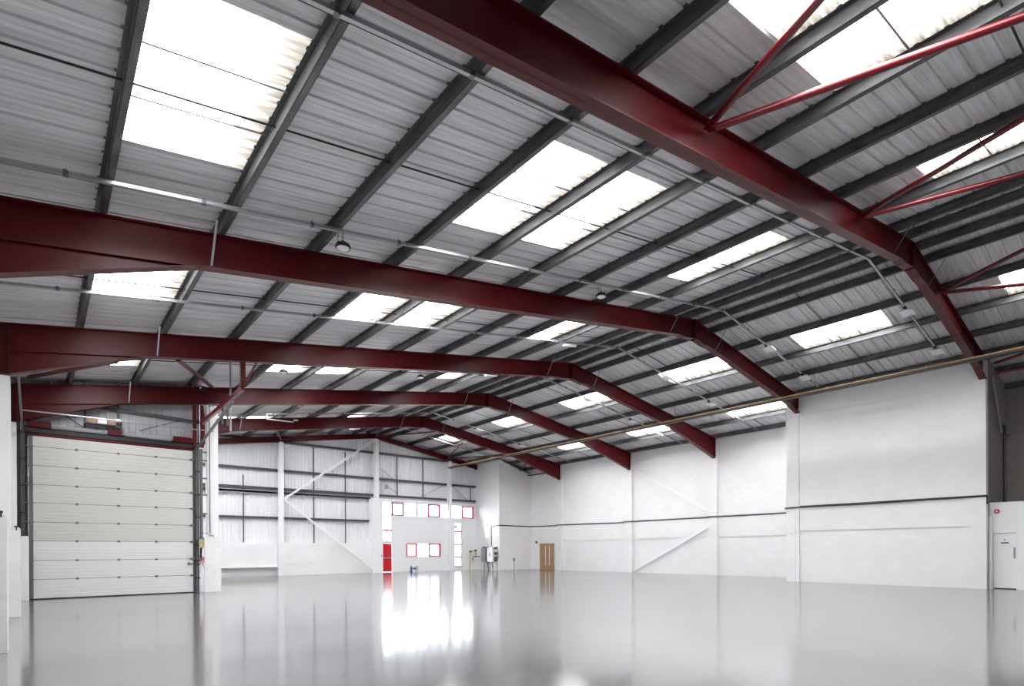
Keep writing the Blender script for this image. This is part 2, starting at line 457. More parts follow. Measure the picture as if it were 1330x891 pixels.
N5 = [11.5, 19.6, 24.6]; N6 = [7.4, 14.2, 22.6]
pairs = [(24.6, 22.6), (20.2, 22.6), (19.1, 17.0), (14.9, 17.0), (13.2, 11.0), (8.6, 11.0)]
for j, (x5, x6) in enumerate(pairs):
    a = Vector((x5, FY[5]+.02, zz(x5))); b = Vector((x6, FY[6]-.02, zz(x6)-.05)); d = (b-a).normalized()
    brace(tuple(a+d*.15), tuple(b-d*.12), 'maroon tube brace between the farthest deep frame and the gable, %s from the right' % ORD[j], .045)
for j, x5 in enumerate((26.4, )):
    a = Vector((27.9, FY[5]+.1, 6.9)); b = Vector((28.0, 31.5, 7.0))
    brace((27.95, FY[5]+.25, 6.95), (27.95, 31.45, 6.95), 'horizontal maroon tie tube above the wooden double door', .045)
brace((25.3, FY[5]+.15, zz(25.3)-.05), (27.2, 31.5, zz(27.2)-.1), 'short maroon tube brace above the far corner block', .045)
# eaves bracing seen through the gap on the right edge
brace((24.9, FY[1]-.3, zz(24.9)-.05), (22.6, FY[0]+.2, zz(22.6)-.05+.02), 'dark maroon brace at the right edge above the side opening', .045)
brace((25.3, FY[1]-.3, zz(25.3)-.22), (25.3, FY[0]+.2, zz(25.3)-.22), 'dark maroon eaves tube at the right edge above the side opening', .06)

# ------------------------------------------------------------------ right-hand walls
B = M['block']
zTopW = zt(XW)+.2
struct(MB().box(XW, XW+.25, 4.46, YB+.1, 0, zTopW+.05).build('wall_right', B))
struct(MB().box(XW, XW+.25, Y0, 4.455, 0, zTopW+.05).build('wall_right_store', M['shadeblock']))  # wall inside the opening, its shade painted as darker colour
# thicker upper courses of the far right wall, one strip per bay
mb = MB()
for a, b in ((11.22, FY[3]-.06), (FY[3]+.44, FY[4]-.06), (FY[4]+.44, FY[5]-.06)):
    mb.box(XW-.045, XW-.001, a, b, 2.09, zTopW-.03)
struct(mb.build('trim_1', B))
mb = MB()
mb.box(XW-.07, XW-.001, FY[5]+.45, 31.55, 2.86, 2.95)
struct(mb.build('trim_2', B))
# near box wall
zb = zt(25.2)+.19
struct(MB().box(XB, XB+.22, 4.45, 11.2, 0, zb).build('wall_right_near', B))
struct(MB().prism([(XB+.22,0),(XW-.01,0),(XW-.01,zt(XW)+.18),(XB+.22,zt(XB+.22)+.18)], 'y', 4.45, 4.67).build('wall_right_return', M['shadeblock']))  # return wall takes the same painted-in shade
struct(MB().prism([(XB+.22,0),(XW-.01,0),(XW-.01,zt(XW)+.18),(XB+.22,zt(XB+.22)+.18)], 'y', 10.98, 11.2).build('wall_right_end', B))
mb = MB(); mb.box(XB-.05, XB-.001, 4.95, 10.65, 2.17, zb-.02); mb.box(XB-.075, XB-.051, 4.95, 10.65, 7.08, 7.62)
struct(mb.build('trim_3', B))
mb = MB(); mb.box(XB-.09, XB-.001, 4.45, 4.95, 0, zb-.02)
struct(mb.build('trim_4', B))
# low office wall at the right edge with the flush white door
OX = 25.28
od0, od1, odz = 3.74, 4.36, 1.92
mb = MB()
mb.box(OX, OX+.2, Y0, od0, 0, 2.89); mb.box(OX, OX+.2, od1, 4.44, 0, 2.89); mb.box(OX, OX+.2, od0, od1, odz, 2.89)
struct(mb.build('wall_office', M['plaster']))
struct(MB().box(OX, XW-.01, Y0, 4.44, 2.895, 2.97).build('ceiling_office', M['plaster']))
tag(MB().box(OX-.15, OX-.002, 4.36, 4.43, 0, 2.48).build('boxed_pipe_casing', M['white']), 'narrow white boxed casing standing left of the flush white door', 'casing')
d = struct(MB().box(OX+.07, OX+.11, od0+.01, od1-.01, .015, odz-.01).build('door_1', M['white']))
MB().box(OX+.065, OX+.069, od0+.02, od1-.02, .0, .03).build('threshold_seal', M['black'], d)
mb = MB().box(OX+.062, OX+.069, 3.95, 4.15, 1.555, 1.60); mb.build('door_sign', M['black'], d)
mb = MB().box(OX+.060, OX+.0619, 3.97, 4.03, 1.57, 1.585); mb.box(OX+.060, OX+.0619, 4.045, 4.13, 1.57, 1.585); mb.build('sign_lettering', M['seam'], d)
MB().lathe((OX+.06, 4.055, 1.68), [(.022,0),(.022,.009)], 14, 'x').build('fire_disc', M['blue'], d)
mb = MB().box(OX+.058, OX+.069, 3.77, 3.83, 1.05, 1.42); mb.tube([(OX+.05,3.80,1.1),(OX+.03,3.80,1.13),(OX+.03,3.80,1.34),(OX+.05,3.80,1.37)], .009, 8); mb.build('push_plate', M['grey'], d)
t = tag(MB().lathe((OX-.05, 4.24, 2.66), [(.05,0),(.075,.012),(.075,.048)], 24, 'x').build('fire_alarm_sounder', M['alarm']), 'round red fire alarm sounder above the flush white door', 'alarm')
MB().lathe((OX-.058, 4.24, 2.66), [(.022,0),(.036,.007)], 20, 'x').build('sounder_centre', M['white'], t)

# columns along the far right wall
def white_column(y, zf, label):
    t = thing('wall_column', (XW-.12, y+.2, 0), label, 'column', 'white columns on the right wall')
    MB().box(XW-.24, XW-.001, y-.06, y+.44, 0, zf).build('blockwork_casing', B, t)
    mb = MB().box(XW-.22, XW-.20, y-.10+.0, y+.12, zf, zt(XW-.2)); mb.box(XW-.20, XW-.02, y-.01, y+.01, zf, zt(XW-.1)-.02); mb.box(XW-.02, XW-.002, y-.10, y+.12, zf, zt(XW)-.02)
    mb.build('upper_flange', M['white'], t)
    mb = MB()
    for k in range(6):
        for sy in (-.06, .06): mb.lathe((XW-.262, y+sy, zf+.12+k*.17), [(.014,0),(.014,.04)], 6, 'x')
    mb.build('bolts', M['dark'], t)
white_column(FY[3], 6.35, 'white blockwork column under the third roof frame, right of the long white brace')
white_column(FY[4], 6.35, 'white blockwork column under the fourth roof frame, left of the long white brace')
white_column(FY[5], 6.35, 'white blockwork column nearest the wooden double door')
t = thing('wall_column', (XB, 10.95, 0), 'white block pillar at the step where the right wall juts forward', 'column')
MB().box(XB-.08, XB-.001, 10.66, 11.2, 0, zb-.6).build('blockwork_casing', B, t, .006)
MB().box(XB-.10, XB-.081, 10.80, 11.2, 0, 2.95).build('corner_strip', B, t, .006)
# diagonal white braces on the wall
def wbrace(p, q, label, w=.13):
    t = tag(MB().bar(p, q, .05, w).build('wall_brace', M['white']), label, 'brace', 'white diagonal wall braces')
    return t
wbrace((XW-.10, 21.95, .16), (XW-.10, 16.9, 2.66), 'lower white diagonal brace on the right wall, rising away from the floor')
wbrace((XW-.10, 21.95, 6.32), (XW-.10, 16.9, 3.50), 'upper white diagonal brace on the right wall, falling towards the viewer', .11)

# far corner block
CX, CY = 25.28, 31.62
struct(MB().box(CX, CX+.2, CY, YB, 0, zt(CX+.2)+.12).build('wall_block_side', B))
struct(MB().prism([(CX+.2,0),(XW-.005,0),(XW-.005,7.05),(CX+.2,7.86)], 'y', CY, CY+.2).build('wall_block_front', B))
struct(MB().prism([(CX-.1,0),(XW+.25,0),(XW+.25,zt(XW+.25)+.26),(CX-.1,zt(CX-.1)+.26)], 'y', YB-.02, YB+.1).build('wall_back_corner', B))
struct(MB().box(CX+.35, XW-.07, CY-.02, CY-.001, 0, .30).build('baseboard_block', B))

# black cable along the walls
mb = MB()
cz = 3.17
mb.tube([(XB-.12, 4.42, cz-.27), (XB-.12, 4.42, cz), (XB-.12, 6.2, cz+.01), (XB-.12, 8.0, cz-.01), (XB-.13, 10.6, cz+.01), (XB-.14, 11.22, cz-.005)], .028, 8)
mb.tube([(XB-.11, 4.40, cz+.035), (XB-.11, 7.3, cz+.04), (XB-.13, 10.6, cz+.045)], .016, 6)
tag(mb.build('wall_cable', M['black']), 'black cable run clipped along the near right wall', 'cable', 'black wall cables')
mb = MB(); pts = [(XW-.07, 11.9, cz), (XW-.07, FY[3]-.12, cz+.0), (XW-.27, FY[3]-.09, cz), (XW-.27, FY[3]+.47, cz), (XW-.07, FY[3]+.52, cz-.01), (XW-.07, FY[4]-.12, cz-.02), (XW-.27, FY[4]-.09, cz-.02),
     (XW-.27, FY[4]+.46, cz-.02), (XW-.07, FY[4]+.9, cz-.06), (XW-.07, FY[5]-.12, cz), (XW-.27, FY[5]-.09, cz), (XW-.27, FY[5]+.46, cz), (XW-.04, FY[5]+.6, cz-.03), (XW-.04, CY-.03, cz+.0), (CX-.03, CY-.03, cz+.03), (CX-.03, CY+.9, cz+.0), (CX-.03, CY+.91, 1.7)]
mb.tube(pts, .023, 6); mb.tube([(p[0]-.003, p[1], p[2]+.04) for p in pts[:-2]], .011, 6)
mb.tube([(XW-.05, 12.4, cz), (XW-.05, 12.4, cz-.12)], .016, 6)
tag(mb.build('wall_cable', M['black']), 'black cable run clipped along the far right wall', 'cable', 'black wall cables')
# conduit drop seen through the opening at the right edge
mb = MB().tube([(XW-.9, 4.40, 2.98), (XW-.9, 4.40, 5.75)], .022, 8); mb.tube([(XW-1.25, 4.40, 5.95), (XW-1.1, 4.40, 5.85), (XW-.9, 4.40, 5.8), (XW-.6, 4.40, 5.7), (XW-.3, 4.40, 5.62), (XW-.05, 4.35, 5.7)], .018, 6)
mb.box(XW-.97, XW-.83, 4.36, 4.44, 5.70, 5.95)
tag(mb.build('wall_conduit', M['black']), 'black conduit drop with junction box above the office roof', 'conduit')
wbrace((XB+.55, 4.36, 7.35), (XB+1.9, 4.36, 5.6), 'dull diagonal brace inside the opening at the right edge', .13).data.materials[0] = M['seam']

# gas pipe and cable tray along the right side under the roof
GX, GZ = 21.9, 7.21
mb = MB().tube([(GX, -2.5, GZ), (GX, 33.2, GZ)], .026, 10)
for y in range(-1, 33, 3): mb.lathe((GX, y+.4, GZ), [(.04,-.04),(.04,.04)], 10, 'y')
t = tag(mb.build('gas_pipe', M['brass']), 'long ochre gas pipe running the length of the hall below the right slope', 'pipe')
t = thing('cable_tray', (GX+.18, 16, GZ-.05), 'dark cable tray slung beside the ochre gas pipe', 'cable tray')
MB().box(GX+.10, GX+.30, -2.5, 33.2, GZ-.06, GZ-.052).build('tray_bed', M['tray'], t)
MB().box(GX+.10, GX+.108, -2.5, 33.2, GZ-.06, GZ-.005).box(GX+.292, GX+.30, -2.5, 33.2, GZ-.06, GZ-.005).build('tray_side', M['tray'], t)
mb = MB(); 
for k in range(3): mb.tube([(GX+.14+k*.05, -2.5, GZ-.04), (GX+.14+k*.05, 33.2, GZ-.04)], .014, 6)
mb.build('cables', M['black'], t)
mb = MB()
for y in (1.2, 2.9, 7.6, 8.9, 13.2, 14.9, 19.0, 20.6, 24.7, 26.4, 30.6): mb.tube([(GX+.2, y, GZ-.05), (GX+.2, y, zt(GX+.2)+.0)], .006, 5); mb.bar((GX-.06, y, GZ-.045), (GX+.32, y, GZ-.065), .03, .01)
mb.build('hangers', M['black'], t)

# ------------------------------------------------------------------ lighting conduits across the bays
CON = [(5.42, 1.2, 23.9), (9.57, -.7, 24.1), (13.85, -.7, 27.6), (18.25, 4.40, 27.7), (26.9, 8.0, 27.7), (31.2, 6.6, 24.8)]
CN = ['just beyond the first frame', 'just before the second frame', 'between second and third frames', 'between third and fourth frames', 'just before the fifth frame', 'closest to the gable']
for k, (y, xa, xb) in enumerate(CON):
    o = .045
    t = thing('lighting_conduit', (XR, y, zt(xa)), 'galvanised lighting conduit crossing the roof, %s' % CN[k], 'conduit', 'lighting conduits')
    mb = MB(); a0 = XR-.05
    # strut channel: box section following both slopes
    for (p, q) in (((xa, zt(xa)-o), (a0, zt(a0)-o)), ((a0, zt(a0)-o), (xb, zt(xb)-o))):
        mb.bar((p[0], y, p[1]), (q[0], y, q[1]), .05, .05)
    if k == 3: mb.bar((xa, y, zt(xa)-o+.02), (xa, y, 4.98), .045, .045)
    if k == 4: mb.bar((xa, y, zt(xa)-o+.02), (xa, y, zt(xa)-.28), .045, .045).bar((xa, y, zt(xa)-.26), (xa+1.2, y, zt(xa)-.24), .045, .045)
    mb.build('channel', M['steel'], t)
    mb = MB(); mb.tube([(xa, y+.04, zt(xa)-o-.012), (a0, y+.04, zt(a0)-o-.012), (xb, y+.04, zt(xb)-o-.012)], .010, 6); mb.build('cable', M['black'], t)
    x = math.ceil(xa)+.3
    while x < xb-.2:
        MB().box(x-.03, x+.03, y-.034, y+.034, zt(x)-o-.036, zt(x)-o+.034).box(x-.006, x+.006, y-.006, y+.006, zt(x)-o, zt(x)+.02).build('clip', M['track'], t); x += 1.65

# high-bay lamps
def highbay(x, y, label, first=[None]):
    z = zt(x)-.05-.30
    t = thing('high_bay_lamp', (x, y, z), label, 'lamp', 'round high bay lamps')
    mb = MB().lathe((x, y, z), [(.128,0),(.135,.02),(.132,.04),(.10,.055),(.055,.085),(.04,.12),(.018,.13)], 28); hs_ = mb.build('housing', M['black'], t)
    MB().lathe((x, y, z-.006), [(.06,.0),(.108,.003),(.108,.012)], 28).build('lens', M['lens'], hs_)
    mb = MB()
    for k in range(14):
        a = 2*PI*k/14; mb.bar((x+.03*math.cos(a), y+.03*math.sin(a), z+.09), (x+.118*math.cos(a), y+.118*math.sin(a), z+.05), .006, .035)
    mb.build('cooling_fins', M['black'], hs_)
    MB().tube([(x, y, z+.13), (x, y, zt(x)-.06)], .007, 6).build('hanger', M['black'], t)
    MB().tube([(x-.09, y, z+.06), (x-.09, y+.02, z+.17), (x-.05, y+.02, zt(x)-.06)], .005, 5).build('flex', M['black'], t)
for x, y, lab in ((4.15, 9.57, 'round black high bay lamp nearest the left edge, hung before the second frame'),
                  (11.0, 9.57, 'round black high bay lamp hung before the second frame, towards the ridge'),
                  (5.95, 18.25, 'round high bay lamp behind the third frame, beside the red door-track posts'),
                  (10.9, 18.25, 'round high bay lamp behind the third frame, towards the ridge'),
                  (9.3, 26.9, 'round high bay lamp hung low over the fifth frame on the left')):
    highbay(x, y, lab)
# flat LED floods on the right slope and linear battens near the ridge
def flood(x, y, label):
    z = zt(x)-.14; t = thing('flood_lamp', (x, y, z), label, 'lamp', 'flat white flood lamps')
    s = -SL
    def P(dx, dy, dz): return (x+dx, y+dy, z+dx*s+dz)
    mb = MB(); hw, hl = .20, .17
    mb.add([P(-hw,-hl,0),P(hw,-hl,0),P(hw,hl,0),P(-hw,hl,0),P(-hw+.02,-hl+.02,.05),P(hw-.02,-hl+.02,.05),P(hw-.02,hl-.02,.05),P(-hw+.02,hl-.02,.05)],
           [(3,2,1,0),(4,5,6,7),(0,1,5,4),(1,2,6,5),(2,3,7,6),(3,0,4,7)]); mb.build('housing', M['white'], t)
    mb = MB()
    for a in (-.1, .1):
        mb.add([P(a-.085,-hl+.02,-.004),P(a+.085,-hl+.02,-.004),P(a+.085,hl-.02,-.004),P(a-.085,hl-.02,-.004),P(a-.085,-hl+.02,.001),P(a+.085,-hl+.02,.001),P(a+.085,hl-.02,.001),P(a-.085,hl-.02,.001)],
           [(3,2,1,0),(4,5,6,7),(0,1,5,4),(1,2,6,5),(2,3,7,6),(3,0,4,7)])
    mb.build('diffuser', M['lens'], t)
    MB().tube([(x, y, z+.03), (x, y, zt(x)-.05)], .01, 6).build('bracket', M['black'], t)
    MB().box(x-.32, x-.22, y-.03, y+.03, zt(x-.27)-.13, zt(x-.27)-.04).build('driver_box', M['black'], t)
for k, (y, xs) in enumerate(((5.42, (20.1, 23.2)), (9.57, (20.0, 22.9)), (13.85, (20.0, 23.4)), (18.25, (20.0, 23.4)), (26.9, (20.0, 23.4)))):
    for j, x in enumerate(xs):
        flood(x, y, 'flat white flood lamp, %s of two on the conduit %s' % ('upper' if j == 0 else 'lower', CN[k]))
def batten(x, y, label):
    z = zt(x)-.14; t = thing('batten_lamp', (x, y, z), label, 'lamp', 'white batten lamps')
    mb = MB().bar((x-.30, y, z-.30*SL*(1 if x < XR else -1)), (x+.30, y, z+.30*SL*(1 if x < XR else -1)), .11, .07); mb.build('housing', M['white'], t, .01)
    MB().tube([(x-.1, y, z), (x-.1, y, zt(x-.1)-.05)], .008, 5).tube([(x+.1, y, z), (x+.1, y, zt(x+.1)-.05)], .008, 5).build('hanger', M['track'], t)
for x, y, l in ((14.3, 13.9, 'white batten lamp left of the ridge between the second and third frames'), (14.2, 18.25, 'white batten lamp left of the ridge between the third and fourth frames'),
                (14.2, 31.2, 'white batten lamp left of the ridge before the gable wall'), (24.9, 13.85, 'white batten lamp under the lower right rooflight before the third frame'), (25.6, 18.25, 'white batten lamp at the lower right eaves before the fourth frame')):
    batten(x, y, l)

# ------------------------------------------------------------------ left side: wall, pillars, columns
struct(MB().box(XL-.2, XL, Y0, DY+.1, 0, zt(XL)+.24).build('wall_left', B))
struct(MB().box(XL-.2, XW+.25, Y0-.2, Y0, 0, 7.5).prism([(XL-.2,7.5),(XW+.25,7.5),(XW+.25,zt(XW+.25)+.18),(XR,ZR+.18),(XL-.2,zt(XL-.2)-.9+1.0)], 'y', Y0-.2, Y0).build('wall_front', B))
for i, (xr_, lab) in enumerate((('F2', 'white blockwork pier nearest the left edge of the view'), ('F3', 'white blockwork pier, second from the left edge'), ('F4', 'white blockwork pier beside the left jamb of the sectional door'))):
    y = FY[2+i]
    xf = (-.335, -.30, -.21)[i]
    t = thing('pier', (xf-.3, y+.2, 0), lab, 'pier', 'white piers along the left wall')
    if i < 2:
        MB().box(XL+.001, xf, y-.08, y+.42, 0, 1.94).build('blockwork_base', B, t, .006)
        MB().box(XL+.02, xf-.02, y-.06, y+.4, 1.941, 1.96).build('capping', M['white'], t)
    else:
        MB().prism([(XL+.001, y-.16), (xf, y-.16), (xf, y-.03), (-.50, y-.03), (-.50, y+.22), (XL+.001, y+.22)], 'z', 0, 1.88).build('blockwork_base', B, t, .006)
        MB().prism([(XL+.02, y-.14), (xf-.02, y-.14), (xf-.02, y-.05), (-.52, y-.05), (-.52, y+.2), (XL+.02, y+.2)], 'z', 1.881, 1.90).build('capping', M['white'], t)
    xc = (-.52, -.45, -.48)[i]; zc = zt(-.48)-D-.55
    mb = MB()
    if i: mb.box(XL+.001, xc, y-.05, y+.30, 1.961, zc)
    else: mb.box(XL+.001, xc, y-.05, y+.30, 1.961, zc)
    mb.build('painted_column', M['white'], t, .004)
    MB().box(xf-.10, xf-.04, y-.10, y-.081, 1.98-.02, 2.0-.01).box(xf-.07, xf-.05, y-.09, y-.08, 1.9, 1.97).build('clip', M['black'], t)

# right pier of the big door
y = FY[4]
t = thing('pier', (4.7, y+.2, 0), 'white blockwork pier with tall white column right of the sectional door', 'pier', None)
MB().box(4.45, 4.98, y-.05, y+.42, 0, 1.93).build('blockwork_base', B, t, .006)
MB().box(4.56, 4.91, y-.03, y+.30, 1.931, zt(4.7)-D-.03).build('painted_column', M['white'], t, .004)
mb = MB(); mb.tube([(4.74, y-.0, 1.93), (4.74, y, 2.03)], .018, 8); mb.tube([(4.9, y, 1.93), (4.9, y, 2.02)], .02, 8); mb.build('bolt_stub', M['black'], t)

# ------------------------------------------------------------------ the sectional door
dx0, dx1, dz = -.22, 4.13, 4.92
d = sempty('door_2', (2.0, FY[4]+.15, 0)); yd = FY[4]+.12
ph = dz/8.4
zs = [0]+[.60+.575*k for k in range(7)] + [4.60, dz]
zs = [0, .60, 1.17, 1.76, 2.33, 2.91, 3.46, 4.03, 4.60, dz]
for k in range(9):
    z0, z1 = zs[k]+(.03 if k == 0 else .007), zs[k+1]-.007
    mb = MB().box(dx0, dx1, yd, yd+.05, z0, z1)
    p = mb.build('door_panel', M['doorpanel2'] if k < 3 else M['doorpanel'], d, .004)
    rib = MB()
    n = 5 if k < 8 else 2
    for j in range(1, n):
        zz_ = z0+(z1-z0)*j/n; rib.prism([(yd-.004, zz_-.004), (yd, zz_-.010), (yd, zz_+.010), (yd-.004, zz_+.004)], 'x', dx0+.12, dx1-.06)
    rib.build('pressed_ribs', M['doorpanel2'] if k < 3 else M['doorpanel'], p)
MB().box(dx0-.02, dx1+.02, yd-.005, yd+.05, .0, .03).build('bottom_seal', M['seal'], d)
mb = MB()
for z in zs[1:-1]: mb.box(dx0, dx1, yd+.01, yd+.045, z-.012, z+.012)
mb.build('joint_gasket', M['track'], d)
for z in zs[1:-1]:
    for x in (.93, 2.0, 3.04):
        MB().box(x-.035, x+.035, yd-.022, yd-.001, z-.03, z+.03).tube([(x-.045, yd-.02, z), (x+.045, yd-.02, z)], .01, 6).build('hinge', M['track'], d)
    for x in (dx0+.03, dx1-.03):
        MB().box(x-.05, x+.05, yd-.03, yd-.001, z-.035, z+.035).tube([(x-.1, yd-.03, z), (x+.1, yd-.03, z)], .014, 8).build('roller_bracket', M['track'], d)
MB().box(dx0, dx0+.11, yd-.006, yd-.001, .03, dz).build('end_stile', M['track'], d)
mb = MB(); mb.box(3.95, 4.14, yd-.03, yd-.005, .98, 1.02); mb.box(3.98, 4.02, yd-.05, yd-.03, .95, 1.05); mb.build('slide_bolt', M['track'], d)
# vertical tracks rising into sloping high-lift rails
def rail(x, xi, label):
    t = thing('door_track', (x, FY[4]+.05, 0), label, 'door track', 'sectional door tracks')
    yv = FY[4]+.05
    MB().box(x-.045, x+.045, yv-.03, yv+.09, 0, 5.05).build('vertical_track', M['track'] if xi > 0 else M['dark'], t)
    MB().box(x-.045+xi*.055, x-.035+xi*.055, yv-.06, yv-.03, 0, 5.0).build('track_lip', M['black'], t)
    MB().bar((x, yv, 5.02), (x, 17.42, 5.68), .05, .09).build('inclined_track', M['track'], t)
    mb = MB()
    for z in (.5, 1.1, 1.8, 2.6, 3.4, 4.2): mb.box(x-.07, x+.07, yv-.045, yv+.1, z-.02, z+.02)
    mb.build('track_brackets', M['black'], t)
    return t
tr = rail(4.26, 1, 'dark steel door track with sloping rail on the right of the sectional door')
tl = rail(-.34, -1, 'dark steel door track with sloping rail on the left of the sectional door')
MB().box(4.35, 4.42, FY[4]+.0, FY[4]+.14, 1.85, 5.0).build('back_angle', M['track'], tr)
MB().box(-.47, -.39, FY[4]+.0, FY[4]+.14, 1.9, 5.3).build('back_angle', M['black'], tl)
mb = MB()
for z in (2.75, 3.4, 3.98, 4.6, 4.9): mb.box(4.42, 4.56, FY[4]+.02, FY[4]+.06, z-.02, z+.02)
mb.build('stand_off', M['dark'], tr)
tag(MB().tube([(-.33, 20.4, 5.30), (4.45, 20.6, 5.37)], .018, 8).build('tie_rod', M['steel']), 'thin pale tie rod stretched across in front of the door head', 'rod')
MB().box(dx0-.16, dx0-.005, yd+.0, yd+.06, 0, dz+.05).build('jamb_plate', M['black'], d)
MB().box(dx1+.005, dx1+.10, yd+.0, yd+.06, 0, dz+.05).build('jamb_plate', M['dark'], d)
MB().box(dx0-.1, dx1+.1, yd+.052, yd+.07, dz-.06, 5.2).build('head_plate', M['black'], d)
# torsion shaft
t = thing('door_shaft', (2, FY[4]+.1, 5.2), 'torsion shaft with grey springs and red carriers above the sectional door', 'door shaft')
ys = FY[4]+.16
MB().tube([(-.35, ys, 5.20), (4.35, ys, 5.20)], .022, 10).build('shaft', M['black'], t)
for (a, b) in ((.33, 1.72), (2.2, 3.5)):
    mb = MB(); n = 46
    for k in range(n):
        x = a+(b-a)*k/n; mb.lathe((x, ys, 5.24), [(.07,0),(.078,.008),(.07,.016)], 14, 'x')
    mb.lathe((a, ys, 5.24), [(.068,0),(.068,b-a)], 14, 'x'); mb.build('torsion_spring', M['grey'], t)
for (a, b) in ((-.25, .32), (1.74, 2.08), (3.56, 4.12)):
    MB().box(a, b, ys-.09, ys+.09, 5.17, 5.36).build('red_carrier', M['red'], t, .008)
MB().box(-.3, 4.2, ys-.05, ys+.2, 5.02, 5.14).build('black_channel', M['black'], t)
MB().box(-.25, 4.14, yd-.02, yd+.02, 4.93, 5.0).build('red_head_trim', M['red'], t)

# wall above and beside the door
wall = MB()
wall.box(XL, -.18, FY[4]+.24, FY[4]+.32, 0, 6.4).box(4.10, 4.42, FY[4]+.24, FY[4]+.32, 0, 5.0).box(4.42, 4.52, FY[4]+.24, FY[4]+.32, 0, 1.85)
struct(wall.build('wall_door', B))
def cladding(mb, x0, x1, z0f, z1f, y, pitch=.2, d=.022):
    xs = []; k = math.floor(x0/pitch); base = [(0,0),(.10,0),(.112,d),(.150,d),(.162,0)]
    pts = [(x0, 0)]
    while k*pitch < x1:
        for a, h in base:
            x = k*pitch+a*pitch/.2
            if x0 < x < x1: pts.append((x, h))
        k += 1
    pts.append((x1, 0)); n = len(pts)
    vs = [(x, y-h, z0f(x)) for x, h in pts]+[(x, y-h, z1f(x)) for x, h in pts]
    mb.add(vs, [(i, i+1, i+1+n, i+n) for i in range(n-1)])
    return mb
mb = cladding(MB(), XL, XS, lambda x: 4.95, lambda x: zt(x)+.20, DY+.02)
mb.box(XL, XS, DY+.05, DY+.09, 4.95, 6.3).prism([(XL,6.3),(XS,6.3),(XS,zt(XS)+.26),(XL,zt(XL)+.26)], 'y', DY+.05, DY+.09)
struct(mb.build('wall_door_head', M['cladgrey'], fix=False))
for j, (x, w, m_, l) in enumerate(((4.19, .10, 'red', 'left of two slim maroon posts above the right jamb of the sectional door'), (4.42, .10, 'red', 'right of two slim maroon posts above the right jamb of the sectional door'))):
    tag(MB().box(x-w/2, x+w/2, FY[4]+.02, FY[4]+.14, 5.06, zt(x)-D-.03).build('door_post', M[m_]), l, 'post', 'maroon posts')
tag(MB().box(4.60, 4.63, FY[4]-.12, FY[4]-.09, 2.05, 6.6).build('conduit_drop', M['track']), 'slim grey conduit climbing the white column beside the door', 'conduit')
for j, (a, b, l) in enumerate((((1.2, DY-.06, 5.30), (.55, DY-.06, 5.75), 'left of two thin dark diagonal rods behind the door head'), ((2.6, DY-.06, 5.45), (3.9, DY-.06, 6.0), 'right of two thin dark diagonal rods behind the door head'))):
    tag(MB().tube([a, b], .014, 6).build('cross_rod', M['dark']), l, 'rod', 'rods behind the door head')
for j, x in enumerate((1.15, 2.02)):
    tag(MB().box(x-.03, x+.03, DY-.10, DY-.03, 5.1, zt(x)+.1).build('cladding_post', M['dark']), '%s thin dark post behind the door head cladding shelf' % ('left' if j == 0 else 'right'), 'post', 'thin posts behind the door head')
tag(MB().bar((1.5, DY-.07, 6.05), (XS-.02, DY-.07, 5.98), .05, .10).build('cladding_rail', M['dark']), 'dark horizontal rail on the cladding above the sectional door', 'rail')
t = thing('motor_shelf', (1.6, DY-.2, 5.45), 'small shelf with brown and white cartons fixed above the door shaft', 'shelf')
MB().box(1.12, 2.05, DY-.3, DY-.1, 5.47, 5.50).build('shelf_board', M['dark'], t)
MB().box(1.2, 1.45, DY-.28, DY-.12, 5.505, 5.66).build('carton', M['card'], t); MB().box(1.72, 1.98, DY-.28, DY-.12, 5.505, 5.64).build('carton', M['card'], t)
MB().box(1.47, 1.70, DY-.28, DY-.12, 5.505, 5.67).build('white_carton', M['white'], t)
t = tag(MB().box(1.93, 2.07, FY[4]-.0, FY[4]+.09, 5.39, 5.50).box(1.95, 2.1, FY[4], FY[4]+.09, 5.52, 5.60).build('shaft_bearing', M['black']), 'black bearing unit with white top at the middle of the door shaft', 'bearing')
MB().box(1.92, 2.05, FY[4]-.01, FY[4]+.09, 5.605, 5.70).build('bearing_cap', M['white'], t)
# dark camera behind frame four
t = tag(MB().box(4.3, 4.5, DY-.5, DY-.3, 7.02, 7.16).build('motor_unit', M['black']), 'small black motor unit above the fourth frame near the red struts', 'motor')
MB().lathe((4.33, DY-.53, 7.09), [(.03,0),(.03,.03)], 12, 'y').build('motor_cap', M['lens'], t)
# maroon struts and door rail supports
tag(MB().bar((2.75, 16.5, zt(2.75)-D+.0), (4.75, 22.0, 7.18), .10, .07).build('door_strut', M['redbright']), 'maroon strut from the third frame down to the fourth frame, upper left of the posts', 'strut', 'maroon struts over the door')
tag(MB().bar((1.45, 16.5, 5.98), (-.2, 22.0, 6.6), .10, .07).build('door_strut', M['red']), 'maroon strut behind the left haunch of the third frame', 'strut', 'maroon struts over the door')
t = thing('door_hanger', (4.26, 16.4, 5.85), 'maroon hanger frame dropping from the third frame to carry the door rail', 'hanger')
MB().box(4.20, 4.32, 16.35, 16.47, 5.86, zt(4.26)-D-.0).build('hanger_post', M['red'], t)
MB().bar((4.62, 16.41, zt(4.6)-D), (4.30, 16.41, 5.92), .06, .05).build('hanger_stay', M['redbright'], t)
MB().bar((4.28, 16.45, 5.84), (4.40, 22.0, 5.90), .09, .13).build('hanger_arm', M['redbright'], t)
mb = MB().bar((4.33, 18.3, 5.15), (4.33, 18.3, 5.75), .05, .05); mb.bar((4.33, 18.9, 5.3), (4.33, 18.9, 5.8), .05, .05); mb.build('drop_strap', M['track'], t)
